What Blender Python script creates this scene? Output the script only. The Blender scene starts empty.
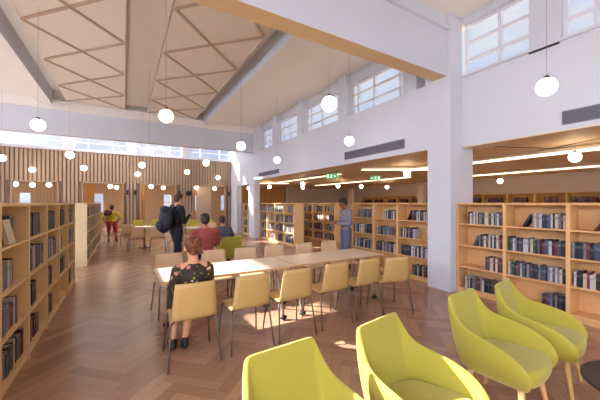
import bpy, bmesh, math, random
from mathutils import Vector, Matrix
R = random.Random(7)
C = bpy.context.scene.collection
PI = math.pi
SKY0, SKY1 = .74, 7.0
H = 1.55                       # eye height
SN, CS = math.sin(math.atan2(176, 296)), math.cos(math.atan2(176, 296))

# ------------------------------------------------------------------ materials
def lin(c):
    return tuple(((v/255)/12.92 if v/255 <= .04045 else ((v/255+.055)/1.055)**2.4) for v in c)
def mat(name, rgb, rough=.6, metal=0, spec=.5, noise=0, nscale=8, stretch=None, emit=None, estr=0, sheen=0):
    m = bpy.data.materials.new(name); m.use_nodes = True
    nt = m.node_tree; b = nt.nodes['Principled BSDF']
    col = lin(rgb)
    b.inputs['Base Color'].default_value = (*col, 1)
    b.inputs['Roughness'].default_value = rough
    b.inputs['Metallic'].default_value = metal
    b.inputs['Specular IOR Level'].default_value = spec
    if sheen: b.inputs['Sheen Weight'].default_value = sheen
    if emit:
        b.inputs['Emission Color'].default_value = (*lin(emit), 1)
        b.inputs['Emission Strength'].default_value = estr
    if noise:
        tc = nt.nodes.new('ShaderNodeTexCoord'); mp = nt.nodes.new('ShaderNodeMapping')
        mp.inputs['Scale'].default_value = stretch or (1, 1, 1)
        nz = nt.nodes.new('ShaderNodeTexNoise'); nz.inputs['Scale'].default_value = nscale
        nz.inputs['Detail'].default_value = 5
        cr = nt.nodes.new('ShaderNodeMix'); cr.data_type = 'RGBA'
        cr.inputs[6].default_value = (*[c*(1-noise) for c in col], 1)
        cr.inputs[7].default_value = (*[min(1, c*(1+noise)) for c in col], 1)
        nt.links.new(tc.outputs['Object'], mp.inputs['Vector'])
        nt.links.new(mp.outputs['Vector'], nz.inputs['Vector'])
        nt.links.new(nz.outputs['Fac'], cr.inputs[0])
        nt.links.new(cr.outputs[2], b.inputs['Base Color'])
    return m
M = {}
M['white'] = mat('white_plaster', (213, 214, 222), .7, noise=.02, nscale=3)
M['beige'] = mat('beige_ceiling_paint', (240, 233, 224), .8, noise=.03, nscale=2)
M['tan'] = mat('tan_acoustic_panel', (230, 215, 197), .85, noise=.04, nscale=3)
M['batten'] = mat('batten_timber', (188, 160, 134), .7, noise=.06)
M['beamface'] = mat('beam_paint', (234, 220, 206), .7, noise=.02)
M['beamtan'] = mat('beam_timber_soffit', (222, 190, 142), .6, noise=.05, nscale=5, stretch=(.4, 4, 4))
M['sidewall'] = mat('taupe_plaster', (214, 194, 172), .8, noise=.03, nscale=2)
M['soffit'] = mat('timber_soffit', (238, 214, 176), .6, noise=.04, nscale=4, stretch=(4, .4, 4))
M['shelf'] = mat('birch_veneer', (240, 202, 144), .5, noise=.06, nscale=3, stretch=(6, 6, 1))
M['shelf3'] = mat('birch_veneer_warm', (230, 178, 118), .5, noise=.06, nscale=3, stretch=(6, 6, 1))
M['shelf2'] = mat('pale_birch_veneer', (226, 200, 158), .5, noise=.05, nscale=3, stretch=(6, 6, 1))
M['tallshelf'] = mat('oak_shelving', (218, 168, 92), .5, noise=.06, nscale=3, stretch=(6, 6, 1))
M['ply'] = mat('bent_plywood', (206, 168, 106), .38, noise=.05, nscale=4, stretch=(8, 1, 1))
M['plyw'] = mat('pale_plywood', (220, 188, 150), .42, noise=.04, nscale=4, stretch=(8, 1, 1))
M['tabletop'] = mat('pale_laminate', (228, 204, 176), .3, noise=.03, nscale=3)
M['edge'] = mat('table_edge', (190, 150, 104), .5)
M['metal'] = mat('brushed_steel', (112, 96, 88), .4, .7)
M['metalw'] = mat('pale_leg_metal', (176, 166, 164), .35, .6)
M['dark'] = mat('black_plastic', (30, 27, 30), .45)
M['lime'] = mat('lime_fabric', (180, 166, 52), .75, noise=.05, nscale=40, sheen=.3)
M['beech'] = mat('beech_leg', (226, 178, 112), .45, noise=.05, nscale=6, stretch=(5, 5, 1))
M['discdark'] = mat('dark_table_laminate', (62, 50, 50), .55, noise=.08, nscale=9)
M['grille'] = mat('grille_grey', (132, 128, 140), .55, .2)
M['grilled'] = mat('grille_shadow_grey', (84, 82, 94), .7)
M['frame'] = mat('window_frame_grey', (226, 226, 236), .5)
M['slat'] = mat('slat_timber', (168, 140, 114), .6, noise=.10, nscale=3, stretch=(5, 5, .4))
M['slatb'] = mat('slat_backing', (134, 106, 84), .8)
M['orange'] = mat('orange_timber', (204, 152, 92), .6, noise=.08, nscale=3, stretch=(5, 5, .4))
M['cream'] = mat('cream_panel', (228, 212, 190), .6)
M['globe'] = mat('opal_glass', (255, 244, 230), .3, emit=(255, 243, 232), estr=9)
M['globew'] = mat('warm_opal_glass', (255, 240, 214), .3, emit=(255, 232, 198), estr=18)
M['strip'] = mat('linear_light', (255, 240, 214), .4, emit=(255, 220, 178), estr=2.6)
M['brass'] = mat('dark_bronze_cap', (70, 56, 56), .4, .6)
M['cordm'] = mat('cord_grey', (168, 146, 130), .6)
M['exit'] = mat('exit_green', (70, 160, 90), .5, emit=(90, 190, 110), estr=.5)
M['exitw'] = mat('exit_white', (235, 250, 240), .5, emit=(235, 250, 240), estr=1.0)
M['page'] = mat('book_pages', (224, 212, 196), .8)

def glass_mat():
    m = bpy.data.materials.new('window_glass'); m.use_nodes = True
    nt = m.node_tree; nt.nodes.clear()
    o = nt.nodes.new('ShaderNodeOutputMaterial'); mx = nt.nodes.new('ShaderNodeMixShader')
    t = nt.nodes.new('ShaderNodeBsdfTransparent'); g = nt.nodes.new('ShaderNodeBsdfGlossy')
    t.inputs[0].default_value = (.96, .97, 1, 1); g.inputs['Roughness'].default_value = .02
    mx.inputs[0].default_value = .05; nt.links.new(t.outputs[0], mx.inputs[1])
    nt.links.new(g.outputs[0], mx.inputs[2]); nt.links.new(mx.outputs[0], o.inputs[0])
    return m
M['glass'] = glass_mat()

def floor_mat():
    m = bpy.data.materials.new('herringbone_parquet'); m.use_nodes = True
    nt = m.node_tree; L = nt.links; b = nt.nodes['Principled BSDF']
    def N(op, a, c=None, d=None):
        n = nt.nodes.new('ShaderNodeMath'); n.operation = op
        for i, v in enumerate((a, c, d)):
            if v is None: continue
            if isinstance(v, (int, float)): n.inputs[i].default_value = v
            else: L.new(v, n.inputs[i])
        return n.outputs[0]
    tc = nt.nodes.new('ShaderNodeTexCoord'); sp = nt.nodes.new('ShaderNodeSeparateXYZ')
    L.new(tc.outputs['Object'], sp.inputs[0])
    W = .105; n = 5
    k45 = .70710678/W
    u = N('MULTIPLY', N('ADD', sp.outputs[0], sp.outputs[1]), k45)
    v = N('MULTIPLY', N('SUBTRACT', sp.outputs[1], sp.outputs[0]), k45)
    i = N('FLOOR', u); j = N('FLOOR', v)
    k = N('FLOORED_MODULO', N('SUBTRACT', i, j), 2*n)
    hor = N('LESS_THAN', k, n-.5)
    k2 = N('SUBTRACT', 2*n-1, k)
    iu0 = N('SUBTRACT', i, k); jv0 = N('SUBTRACT', j, k2)
    lu_h = N('SUBTRACT', u, iu0); lv_h = N('SUBTRACT', v, j)
    lu_v = N('SUBTRACT', v, jv0); lv_v = N('SUBTRACT', u, i)
    def sel(a, c): return N('ADD', N('MULTIPLY', hor, a), N('MULTIPLY', N('SUBTRACT', 1, hor), c))
    lu = sel(lu_h, lu_v); lv = sel(lv_h, lv_v)
    ida = sel(iu0, N('ADD', i, 317)); idb = sel(j, jv0)
    cx = nt.nodes.new('ShaderNodeCombineXYZ'); L.new(ida, cx.inputs[0]); L.new(idb, cx.inputs[1])
    wn = nt.nodes.new('ShaderNodeTexWhiteNoise'); wn.noise_dimensions = '2D'; L.new(cx.outputs[0], wn.inputs['Vector'])
    e = N('MINIMUM', N('MINIMUM', lv, N('SUBTRACT', 1, lv)), N('MINIMUM', lu, N('SUBTRACT', n, lu)))
    groove = N('LESS_THAN', e, .03)
    gc = nt.nodes.new('ShaderNodeCombineXYZ'); L.new(N('MULTIPLY', lu, .35), gc.inputs[0]); L.new(N('MULTIPLY', lv, 3), gc.inputs[1]); L.new(N('MULTIPLY', wn.outputs['Value'], 50), gc.inputs[2])
    nz = nt.nodes.new('ShaderNodeTexNoise'); nz.inputs['Scale'].default_value = 1.6; nz.inputs['Detail'].default_value = 4
    L.new(gc.outputs[0], nz.inputs['Vector'])
    fac = N('ADD', N('MULTIPLY', wn.outputs['Value'], .62), N('MULTIPLY', nz.outputs['Fac'], .38))
    rp = nt.nodes.new('ShaderNodeValToRGB')
    rp.color_ramp.elements[0].position = .08; rp.color_ramp.elements[0].color = (*lin((154, 116, 92)), 1)
    rp.color_ramp.elements[1].position = .92; rp.color_ramp.elements[1].color = (*lin((192, 152, 122)), 1)
    L.new(fac, rp.inputs[0])
    mx = nt.nodes.new('ShaderNodeMix'); mx.data_type = 'RGBA'
    L.new(N('MULTIPLY', groove, .3), mx.inputs[0]); L.new(rp.outputs[0], mx.inputs[6]); mx.inputs[7].default_value = (*lin((96, 66, 58)), 1)
    L.new(mx.outputs[2], b.inputs['Base Color'])
    b.inputs['Roughness'].default_value = .26
    b.inputs['Specular IOR Level'].default_value = .65
    return m
M['floor'] = floor_mat()

# ------------------------------------------------------------------ mesh helpers
def box(bm, x0, x1, y0, y1, z0, z1, mi=0, undermi=None):
    v = [bm.verts.new((x, y, z)) for x in (x0, x1) for y in (y0, y1) for z in (z0, z1)]
    for k, q in enumerate(((0, 1, 3, 2), (4, 6, 7, 5), (0, 4, 5, 1), (2, 3, 7, 6), (0, 2, 6, 4), (1, 5, 7, 3))):
        f = bm.faces.new([v[a] for a in q]); f.material_index = mi
        if k == 4 and undermi is not None: f.material_index = undermi
    return v
def tube(bm, p0, r0, p1, r1, seg=12, caps=2, mi=0):
    """tapered limb with rounded ends"""
    p0, p1 = Vector(p0), Vector(p1); d = (p1-p0); L = d.length or 1e-6; d.normalize()
    a = d.orthogonal().normalized(); b = d.cross(a)
    rings = []
    for k in range(caps, 0, -1):
        t = k/(caps+.35)*PI/2; rings.append((p0-d*r0*math.sin(t), r0*math.cos(t)))
    rings.append((p0, r0)); rings.append((p1, r1))
    for k in range(1, caps+1):
        t = k/(caps+.35)*PI/2; rings.append((p1+d*r1*math.sin(t), r1*math.cos(t)))
    vs = []
    for c, r in rings:
        vs.append([bm.verts.new(c+(a*math.cos(2*PI*i/seg)+b*math.sin(2*PI*i/seg))*r) for i in range(seg)])
    for q in range(len(vs)-1):
        for i in range(seg):
            f = bm.faces.new((vs[q][i], vs[q][(i+1) % seg], vs[q+1][(i+1) % seg], vs[q+1][i])); f.smooth = True; f.material_index = mi
    f = bm.faces.new(vs[0][::-1]); f.material_index = mi
    f = bm.faces.new(vs[-1]); f.material_index = mi
def path(bm, pts, r, seg=8):
    for a, b in zip(pts, pts[1:]): tube(bm, a, r, b, r, seg, 1)
def ball(bm, c, rx, ry=None, rz=None, u=20, v=14, rot=None, mi=0):
    ry = ry or rx; rz = rz or rx
    m = Matrix.Translation(Vector(c)) @ (rot.to_4x4() if rot else Matrix()) @ Matrix.Diagonal((rx, ry, rz, 1))
    r = bmesh.ops.create_uvsphere(bm, u_segments=u, v_segments=v, radius=1, matrix=m)
    for vt in r['verts']:
        for f in vt.link_faces: f.smooth = True; f.material_index = mi
def lathe(bm, prof, seg=32, c=(0, 0, 0), mi=0):
    vs = [[bm.verts.new((c[0]+r*math.cos(2*PI*i/seg), c[1]+r*math.sin(2*PI*i/seg), c[2]+z)) for i in range(seg)] for r, z in prof]
    for a, b in zip(vs, vs[1:]):
        for i in range(seg):
            f = bm.faces.new((a[i], a[(i+1) % seg], b[(i+1) % seg], b[i])); f.smooth = True; f.material_index = mi
    f = bm.faces.new(vs[0][::-1]); f.material_index = mi
    f = bm.faces.new(vs[-1]); f.material_index = mi
def obj(name, bm, mats, parent=None, loc=None, bevel=0, sub=0):
    me = bpy.data.meshes.new(name); bmesh.ops.recalc_face_normals(bm, faces=bm.faces); bm.to_mesh(me); bm.free()
    for m in (mats if isinstance(mats, (list, tuple)) else [mats]): me.materials.append(m)
    o = bpy.data.objects.new(name, me); C.objects.link(o)
    if parent: o.parent = parent
    if loc: o.location = loc
    if bevel:
        md = o.modifiers.new('bevel', 'BEVEL'); md.width = bevel; md.segments = 2; md.limit_method = 'ANGLE'
    if sub:
        md = o.modifiers.new('sub', 'SUBSURF'); md.levels = sub; md.render_levels = sub
    return o
def B(): return bmesh.new()
def tag(o, label, cat, group=None):
    o['label'] = label; o['category'] = cat
    if group: o['group'] = group
    return o
def thing(name, label, cat, loc=(0, 0, 0), rz=0, group=None):
    o = bpy.data.objects.new(name, None); C.objects.link(o); o.empty_display_size = .1
    o.location = loc; o.rotation_euler = (0, 0, rz)
    return tag(o, label, cat, group)
def struct(name, bm, m, parent=None, **kw):
    o = obj(name, bm, m, parent, **kw)
    if not parent: o['kind'] = 'structure'
    return o
def dup(root, loc, rz, label, group=None):
    r = root.copy(); C.objects.link(r); r.location = loc; r.rotation_euler = (0, 0, rz); r['label'] = label
    if group: r['group'] = group
    for ch in list(root.children):
        c = ch.copy(); C.objects.link(c); c.parent = r
        for g in ch.children:
            d = g.copy(); C.objects.link(d); d.parent = c
    return r
def onX(px, X, Y0=None):
    k = (px-300)/296; z = X/(SN+CS*k); return CS*z-SN*k*z

# ------------------------------------------------------------------ camera, world, sun
cam = bpy.data.cameras.new('camera'); co = bpy.data.objects.new('camera', cam); C.objects.link(co)
cam.sensor_width = 36; cam.lens = 296/600*36; cam.shift_y = 3/600; cam.clip_start = .05; cam.clip_end = 200
co.location = (0, 0, H); co.rotation_euler = (PI/2, 0, -math.atan2(176, 296))
sc = bpy.context.scene; sc.camera = co
sc.view_settings.view_transform = 'Standard'; sc.view_settings.look = 'None'
sc.view_settings.gamma = 1; sc.view_settings.use_curve_mapping = False
sc.view_settings.exposure = 0.32
w = bpy.data.worlds.new('sky'); sc.world = w; w.use_nodes = True
nt = w.node_tree; bg = nt.nodes['Background']
tc = nt.nodes.new('ShaderNodeTexCoord'); mp = nt.nodes.new('ShaderNodeMapping'); mp.inputs['Scale'].default_value = (1, 1, 2.5)
nz = nt.nodes.new('ShaderNodeTexNoise'); nz.inputs['Scale'].default_value = 3; nz.inputs['Detail'].default_value = 6
rp = nt.nodes.new('ShaderNodeValToRGB')
rp.color_ramp.elements[0].position = .42; rp.color_ramp.elements[0].color = (.66, .77, 1.0, 1)
rp.color_ramp.elements[1].position = .62; rp.color_ramp.elements[1].color = (.95, .97, 1.0, 1)
nt.links.new(tc.outputs['Generated'], mp.inputs[0]); nt.links.new(mp.outputs[0], nz.inputs['Vector'])
nt.links.new(nz.outputs['Fac'], rp.inputs[0]); nt.links.new(rp.outputs[0], bg.inputs[0])
# the sky is brighter overhead and on the sun's side
dp = nt.nodes.new('ShaderNodeVectorMath'); dp.operation = 'DOT_PRODUCT'; dp.inputs[1].default_value = (-.90, -.15, .42)
nt.links.new(tc.outputs['Generated'], dp.inputs[0])
mr = nt.nodes.new('ShaderNodeMapRange'); mr.inputs[1].default_value = -.05; mr.inputs[2].default_value = .9
mr.inputs[3].default_value = SKY0; mr.inputs[4].default_value = SKY1; mr.interpolation_type = 'SMOOTHSTEP'
nt.links.new(dp.outputs['Value'], mr.inputs[0]); nt.links.new(mr.outputs[0], bg.inputs[1])
sun = bpy.data.lights.new('sun', 'SUN'); sun.energy = 22; sun.angle = math.radians(.8); sun.color = (1, .95, .86)
so = bpy.data.objects.new('sun', sun); C.objects.link(so)
SUN = Vector((1, -.75, -.70)).normalized()
so.rotation_euler = SUN.to_track_quat('-Z', 'Y').to_euler(); so.location = (-8, 0, 6)

# ------------------------------------------------------------------ the shell
ZC = 4.85
b = B(); box(b, -9, 14.2, -7, 24, -.2, 0); struct('floor', b, M['floor'])
b = B(); box(b, -4.08, -1.25, -3, 15.2, 0, .004); struct('floor_left_bounce', b, mat('pale_bounce_sheet', (206, 208, 214), .9, noise=.06, nscale=30))  # unseen pale sheet added so light bounced off the floor stays neutral
# ceiling: flat slabs round a raised coffer
b = B()
box(b, -4.3, -2.32, 3.15, 12.2, ZC, ZC+.5); box(b, 3.07, 5.6, 3.15, 12.2, ZC, ZC+.5)
box(b, -4.3, 5.6, -4.2, 3.15, ZC, ZC+.5)
box(b, -4.3, -2, 12.2, 15.6, ZC, ZC+.5); box(b, -2, 5.6, 12.2, 12.7, ZC, ZC+.5); box(b, -2, 5.6, 15.0, 15.6, ZC, ZC+.5)
for x, xw in ((-.8, .25), (.4, .25), (1.7, 3.9)): box(b, x, x+xw, 12.7, 15.0, ZC, ZC+.5)  # gaps are unseen roof openings added to let sun and sky in
box(b, -2.32, 3.07, 3.15, 12.2, 5.17, 5.35)
struct('ceiling', b, M['beige'])
# coffer side beams
b = B(); box(b, -2.32, -1.96, 3.2, 12.1, 4.69, 5.17, 0, 1); struct('trim_1', b, [M['white'], M['beige']])
b = B(); box(b, 2.74, 3.07, 3.2, 12.1, 4.69, 5.17, 0, 1); struct('trim_2', b, [M['white'], M['beige']])
# cross beams
b = B(); box(b, -4.2, 4.87, 3.15, 3.43, 3.78, 4.57, 0, 1); box(b, -4.2, 4.87, 3.09, 3.47, 4.57, 4.63); box(b, -4.2, 4.87, 3.15, 3.43, 4.63, ZC)
struct('trim_3', b, [M['white'], M['beamtan']])
b = B(); box(b, -4.2, 4.87, 12.2, 12.5, 3.77, 4.55); struct('trim_4', b, M['white'])
b = B(); box(b, -4.2, 4.87, 12.12, 12.56, 4.55, ZC); box(b, -4.2, 4.87, 12.09, 12.6, 4.80, ZC); struct('trim_5', b, M['beige'])
# hung acoustic panels with lattice battens
NY = [3.68, 5.4, 7.1, 8.82, 10.57, 12.05]
def batten(bm, p, q, w=.05, z0=ZC-.025, z1=ZC+.02):
    p, q = Vector((*p, 0)), Vector((*q, 0)); d = (q-p).normalized(); n = Vector((-d.y, d.x, 0))*w/2
    lo = [bm.verts.new((c.x, c.y, z0)) for c in (p-n, p+n, q+n, q-n)]; hi = [bm.verts.new((c.x, c.y, z1)) for c in (p-n, p+n, q+n, q-n)]
    bm.faces.new(lo); bm.faces.new(hi[::-1])
    for i in range(4): bm.faces.new((lo[i], lo[(i+1) % 4], hi[(i+1) % 4], hi[i]))
for num, (xa, xb) in ((6, (-1.6, .03)), (7, (.72, 2.41))):
    b = B(); box(b, xa, xb, 3.5, 12.07, ZC, ZC+.06); p = struct('trim_%d' % num, b, M['tan'])
    b = B(); e = .03
    for i in range(len(NY)-1):
        batten(b, (xa+e, NY[i]), (xb-e, NY[i+1]-.02)); batten(b, (xb-e, NY[i]), (xa+e, NY[i+1]-.02))
    obj('batten_lattice', b, M['batten'], p)
    b = B()
    for x in (xa, xb-.03): box(b, x, x+.03, 3.5, 12.07, ZC-.012, ZC+.3)
    obj('edge_trim', b, M['batten' if 0 else 'tan'], p)
b = B(); box(b, .03, .72, 3.5, 12.07, 5.0, 5.06); struct('trim_8', b, M['tan'])

# right wall: band over the opening, column, far pier
b = B()
box(b, 4.87, 5.12, 3.53, 12.05, 2.541, 3.75); box(b, 4.87, 5.12, 12.05, 15.6, 2.55, 3.75)
box(b, 4.87, 5.21, 3.08, 3.53, 0, 3.75); box(b, 5.16, 5.58, 3.09, 3.50, 0, 2.62); box(b, 4.87, 5.21, 3.08, 3.53, 3.75, ZC)
box(b, 4.87, 5.12, 12.05, 12.75, 0, 2.55); box(b, 4.87, 5.12, 14.4, 15.6, 0, 2.55); box(b, 4.87, 5.12, 12.75, 14.4, 2.40, 2.55)
PIERS = [(3.53, 3.53), (3.78, 4.10), (5.89, 6.22), (8.05, 8.38), (9.94, 10.26), (11.5, 15.6)]
for a, c in PIERS[1:]: box(b, 4.87, 5.16, a, c, 3.75, ZC)
box(b, 5.02, 5.16, 3.53, 11.5, 4.58, ZC)
struct('wall_right', b, M['white'])
b = B()
box(b, 5.2, 5.42, -7, 3.08, 2.56, 3.80)
box(b, 5.2, 5.42, 1.68, 2.04, 3.80, ZC); box(b, 5.2, 5.42, -.6, -.25, 3.8, ZC); box(b, 5.2, 5.42, -7, -2.5, 3.8, ZC)
box(b, 5.2, 5.42, -2.5, 3.08, 4.74, ZC)
struct('wall_right_near', b, M['white'])
b = B(); box(b, 5.17, 5.2, -2.5, 3.07, 3.79, 3.83); struct('trim_9', b, M['white'])
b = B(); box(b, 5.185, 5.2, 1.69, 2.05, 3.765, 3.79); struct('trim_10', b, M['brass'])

# windows: frame with mullions and transoms, pane as its child
WN = [0]
def window_x(x, y0, y1, z0, z1, ys, zs, t=.05, name=None):
    WN[0] += 1
    b = B()
    for yy in [y0+t/2, y1-t/2]+list(ys): box(b, x-.03, x+.03, yy-t/2, yy+t/2, z0, z1)
    for zz in [z0+t/2, z1-t/2]+list(zs): box(b, x-.028, x+.028, y0, y1, zz-t/2, zz+t/2)
    o = struct('window_%d' % WN[0], b, M['frame'])
    b = B(); box(b, x-.004, x+.004, y0+.01, y1-.01, z0+.01, z1-.01); obj('pane', b, M['glass'], o)
def window_y(y, x0, x1, z0, z1, xs, zs, t=.05):
    WN[0] += 1
    b = B()
    for xx in [x0+t/2, x1-t/2]+list(xs): box(b, xx-t/2, xx+t/2, y-.03, y+.03, z0, z1)
    for zz in [z0+t/2, z1-t/2]+list(zs): box(b, x0, x1, y-.028, y+.028, zz-t/2, zz+t/2)
    o = struct('window_%d' % WN[0], b, M['frame'])
    b = B(); box(b, x0+.01, x1-.01, y-.004, y+.004, z0+.01, z1-.01); obj('pane', b, M['glass'], o)
zs = (4.03, 4.31)
for (a, c), (d, e) in zip(PIERS, PIERS[1:]):
    yy = [c+(d-c)*f for f in ((.14, .57, .88) if d-c > 1 else (.5,))]
    window_x(5.11, c, d, 3.75, 4.58, yy, zs, .045)
window_x(5.33, 2.04, 3.08, 3.80, 4.74, (2.50,), (4.11, 4.42), .05)
window_x(5.33, -.25, 1.68, 3.80, 4.74, (.7, 1.35), (4.11, 4.42), .05)
window_x(5.33, -2.5, -.6, 3.80, 4.74, (-1.5,), (4.11, 4.42), .05)

# back wall: slatted timber with openings, white sill band, strip windows between piers
YB = 15.35
OPEN = [(-3.72, -2.28), (-1.52, 0.0), (.62, 2.18), (2.9, 4.6)]
b = B(); xs = [-9]
ZB = 2.42
box(b, -4.4, 4.87, YB+.03, YB+.18, ZB, 3.72, 1)
edges = [-4.4]+[v for o_ in OPEN for v in o_]+[4.87]
for a, c in zip(edges[::2], edges[1::2]): box(b, a, c, YB+.03, YB+.18, 0, ZB, 1)
x = -4.38; k = 0
while x < 4.8:
    wd = .088; inside = any(o0-.1 < x+wd/2 < o1+.1 for o0, o1 in OPEN)
    box(b, x, x+wd, YB-.03, YB+.03, ZB+.02 if inside else .1, 3.70); x += .132; k += 1
for a, c in zip(edges[::2], edges[1::2]): box(b, a+.01, c-.01, YB-.035, YB+.03, 0, .1)
struct('wall_back', b, [M['slat'], M['slatb']])
b = B(); box(b, -4.4, 4.87, YB-.06, YB+.2, 3.70, 3.80)
PX = [(-2.14, -1.78), (.12, .51), (2.43, 2.80)]
for a, c in PX: box(b, a, c, YB-.06, YB+.2, 3.80, ZC)
struct('wall_back_upper', b, M['white'])
xe = [-4.1, -2.14, -1.78, .12, .51, 2.43, 2.80, 4.87]
for a, c in zip(xe[::2], xe[1::2]):
    d = c-a; window_y(YB+.08, a, c, 3.80, 4.85, (a+d*.25, a+d*.72), (4.1, 4.4), .03)
# door-height linings of the four openings
for i, (a, c) in enumerate(OPEN):
    b = B(); box(b, a, a+.05, YB-.05, YB+.2, 0, ZB); box(b, c-.05, c, YB-.05, YB+.2, 0, ZB); box(b, a, c, YB-.05, YB+.2, ZB-.03, ZB+.02)
    struct('door_%d' % (i+1), b, M['slat'])
# room beyond the openings
b = B(); box(b, -9, 14, YB+.18, 22.3, 2.95, 3.1); struct('ceiling_beyond', b, M['beige'])
FW = [(-5.0, -4.2), (-6.1, -5.5), (-3.2, -2.5), (-1.85, -1.1), (.75, 1.15), (2.3, 2.8), (4.2, 5.1), (6.2, 6.8)]
FWs = sorted(FW)
b = B(); YF = 22.0
box(b, -9, 14, YF, YF+.2, 0, 1.0); box(b, -9, 14, YF, YF+.2, 2.15, 3.0)
ed = [-9]+[v for o_ in FWs for v in o_]+[14]
for a, c in zip(ed[::2], ed[1::2]): box(b, a, c, YF, YF+.2, 1.0, 2.15)
struct('wall_far', b, M['sidewall'])
for a, c in FWs: window_y(YF+.1, a, c, 1.0, 2.15, (), (1.6,), .04)
b = B(); box(b, -9.2, -9, -7, 22.2, 0, 3.1); struct('wall_left_far', b, M['sidewall'])
for i, (a, c, m, yy) in enumerate(((-4.0, -2.7, 'slat', 19.5), (-2.6, -1.35, 'orange', 19.0), (.15, .95, 'orange', 17.6), (2.6, 3.0, 'cream', 17.0), (3.2, 3.45, 'orange', 17.4), (5.6, 6.6, 'orange', 17.8), (7.2, 9.3, 'orange', 17.8))):
    b = B(); zz = 2.95 if m != 'orange' or 1 else 2.4
    if m == 'cream': box(b, a, c, yy, yy+.2, 0, zz)
    else:
        box(b, a, c, yy+.02, yy+.12, 0, zz, 0); x = a
        while x < c-.1: box(b, x, x+.09, yy-.02, yy+.02, 0, zz-.01); x += .14
    struct('trim_%d' % (20+i), b, M[m])
b = B(); box(b, 3.5, 4.3, 17.2, 17.3, 0, 2.95); struct('trim_30', b, M['cream'])
# rear wall behind the camera, glazed to the outside
b = B(); box(b, -4.2, 13.5, -4.2, -4, 0, .9); box(b, -4.2, 5.3, -4.2, -4, 3.2, ZC); box(b, 5.3, 13.5, -4.2, -4, 2.3, 2.7)
for x in (-4.2, -1.6, 1.4, 4.6, 8.5, 12.8): box(b, x, x+.7, -4.2, -4, .9, 3.2 if x < 5 else 2.3)
struct('wall_rear', b, M['white'])
# left wall of the hall, outside the view: low openings added for daylight and a clerestory under an added canopy
YL = -4.09
b = B()
box(b, YL-.1, YL, -1, 15.4, 0, 1.1); box(b, YL-.1, YL, -1, 15.4, 3.66, 3.8)
for y in (-1, 1.4, 3.6, 6.4, 9.0, 12.2, 15.1): box(b, YL-.1, YL, y, y+.3, 1.1, ZC)
box(b, YL-.1, YL, -1, 15.4, 4.75, ZC)
struct('wall_left', b, M['white'])
for y, y2 in ((-.7, 1.4), (1.7, 3.6), (3.9, 6.4), (6.7, 9.0), (9.3, 12.2), (12.5, 15.1)):
    window_x(YL-.05, y, y2, 3.8, 4.75, (), (), .02); window_x(YL-.05, y, y2, 1.1, 3.66, (), (), .02)
b = B()
for a, c in ((-1, 5.0), (6.1, 7.2), (9.1, 15.4)): box(b, YL-4.1, YL-.1, a, c, 4.76, ZC)  # unseen canopy added to block the sun, gapped to shape its patches
box(b, YL-4.1, YL-1.5, 5.0, 6.1, 4.76, ZC); box(b, YL-4.1, YL-1.5, 7.2, 9.1, 4.76, ZC)
struct('trim_40', b, M['white'])

# side room behind the opening
b = B(); box(b, 5.4, 14.1, -7, 3.5, 2.62, 2.75); box(b, 5.12, 14.1, 3.5, 17.9, 2.62, 2.75); struct('ceiling_side', b, M['soffit'])
b = B(); box(b, 4.875, 5.5, 3.54, 12.04, 2.54, 2.62); box(b, 5.21, 5.6, -7, 3.07, 2.54, 2.62); struct('trim_41', b, M['soffit'])
b = B(); box(b, 13.42, 13.6, -7, 22, 0, 2.7); struct('wall_side', b, M['sidewall'])
b = B(); box(b, 9.5, 13.4, 17.7, 17.9, 0, 2.62); box(b, 5.3, 5.6, 17.7, 17.9, 0, 2.62); struct('wall_side_end', b, M['sidewall'])
for i, (x, y) in enumerate(((12.2, onX(423, 12.2)), (12.0, 14.0))):
    b = B(); box(b, x, x+.2, y, y+.3, 0, 2.4); struct('trim_%d' % (35+i), b, M['cream'])

# ------------------------------------------------------------------ wall grilles
def grille(Y0, Y1, X, z0, z1, label):
    t = thing('air_grille', label, 'air grille', (X, (Y0+Y1)/2, z0), 0, 'wall air grilles')
    L = (Y1-Y0)/2; h = z1-z0
    b = B(); box(b, -.006, 0, -L, L, 0, h); obj('backing', b, M['grilled'], t)
    b = B()
    box(b, -.02, 0, -L, L, 0, .012); box(b, -.02, 0, -L, L, h-.012, h); box(b, -.02, 0, -L, -L+.012, 0, h); box(b, -.02, 0, L-.012, L, 0, h)
    obj('frame', b, M['grille'], t)
    b = B(); z = .022
    while z < h-.02: box(b, -.016, -.006, -L+.012, L-.012, z, z+.009); z += .02
    obj('louvre_set', b, M['grille'], t)
grille(4.06, 5.93, 4.87, 2.655, 2.845, 'long grey louvred air grille on the white wall left of the column')
grille(9.69, 11.56, 4.87, 2.645, 2.80, 'most distant grey air grille on the white wall near the far corner')
grille(-.2, 1.66, 5.2, 2.625, 2.81, 'grey louvred air grille on the white wall right of the column')

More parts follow.
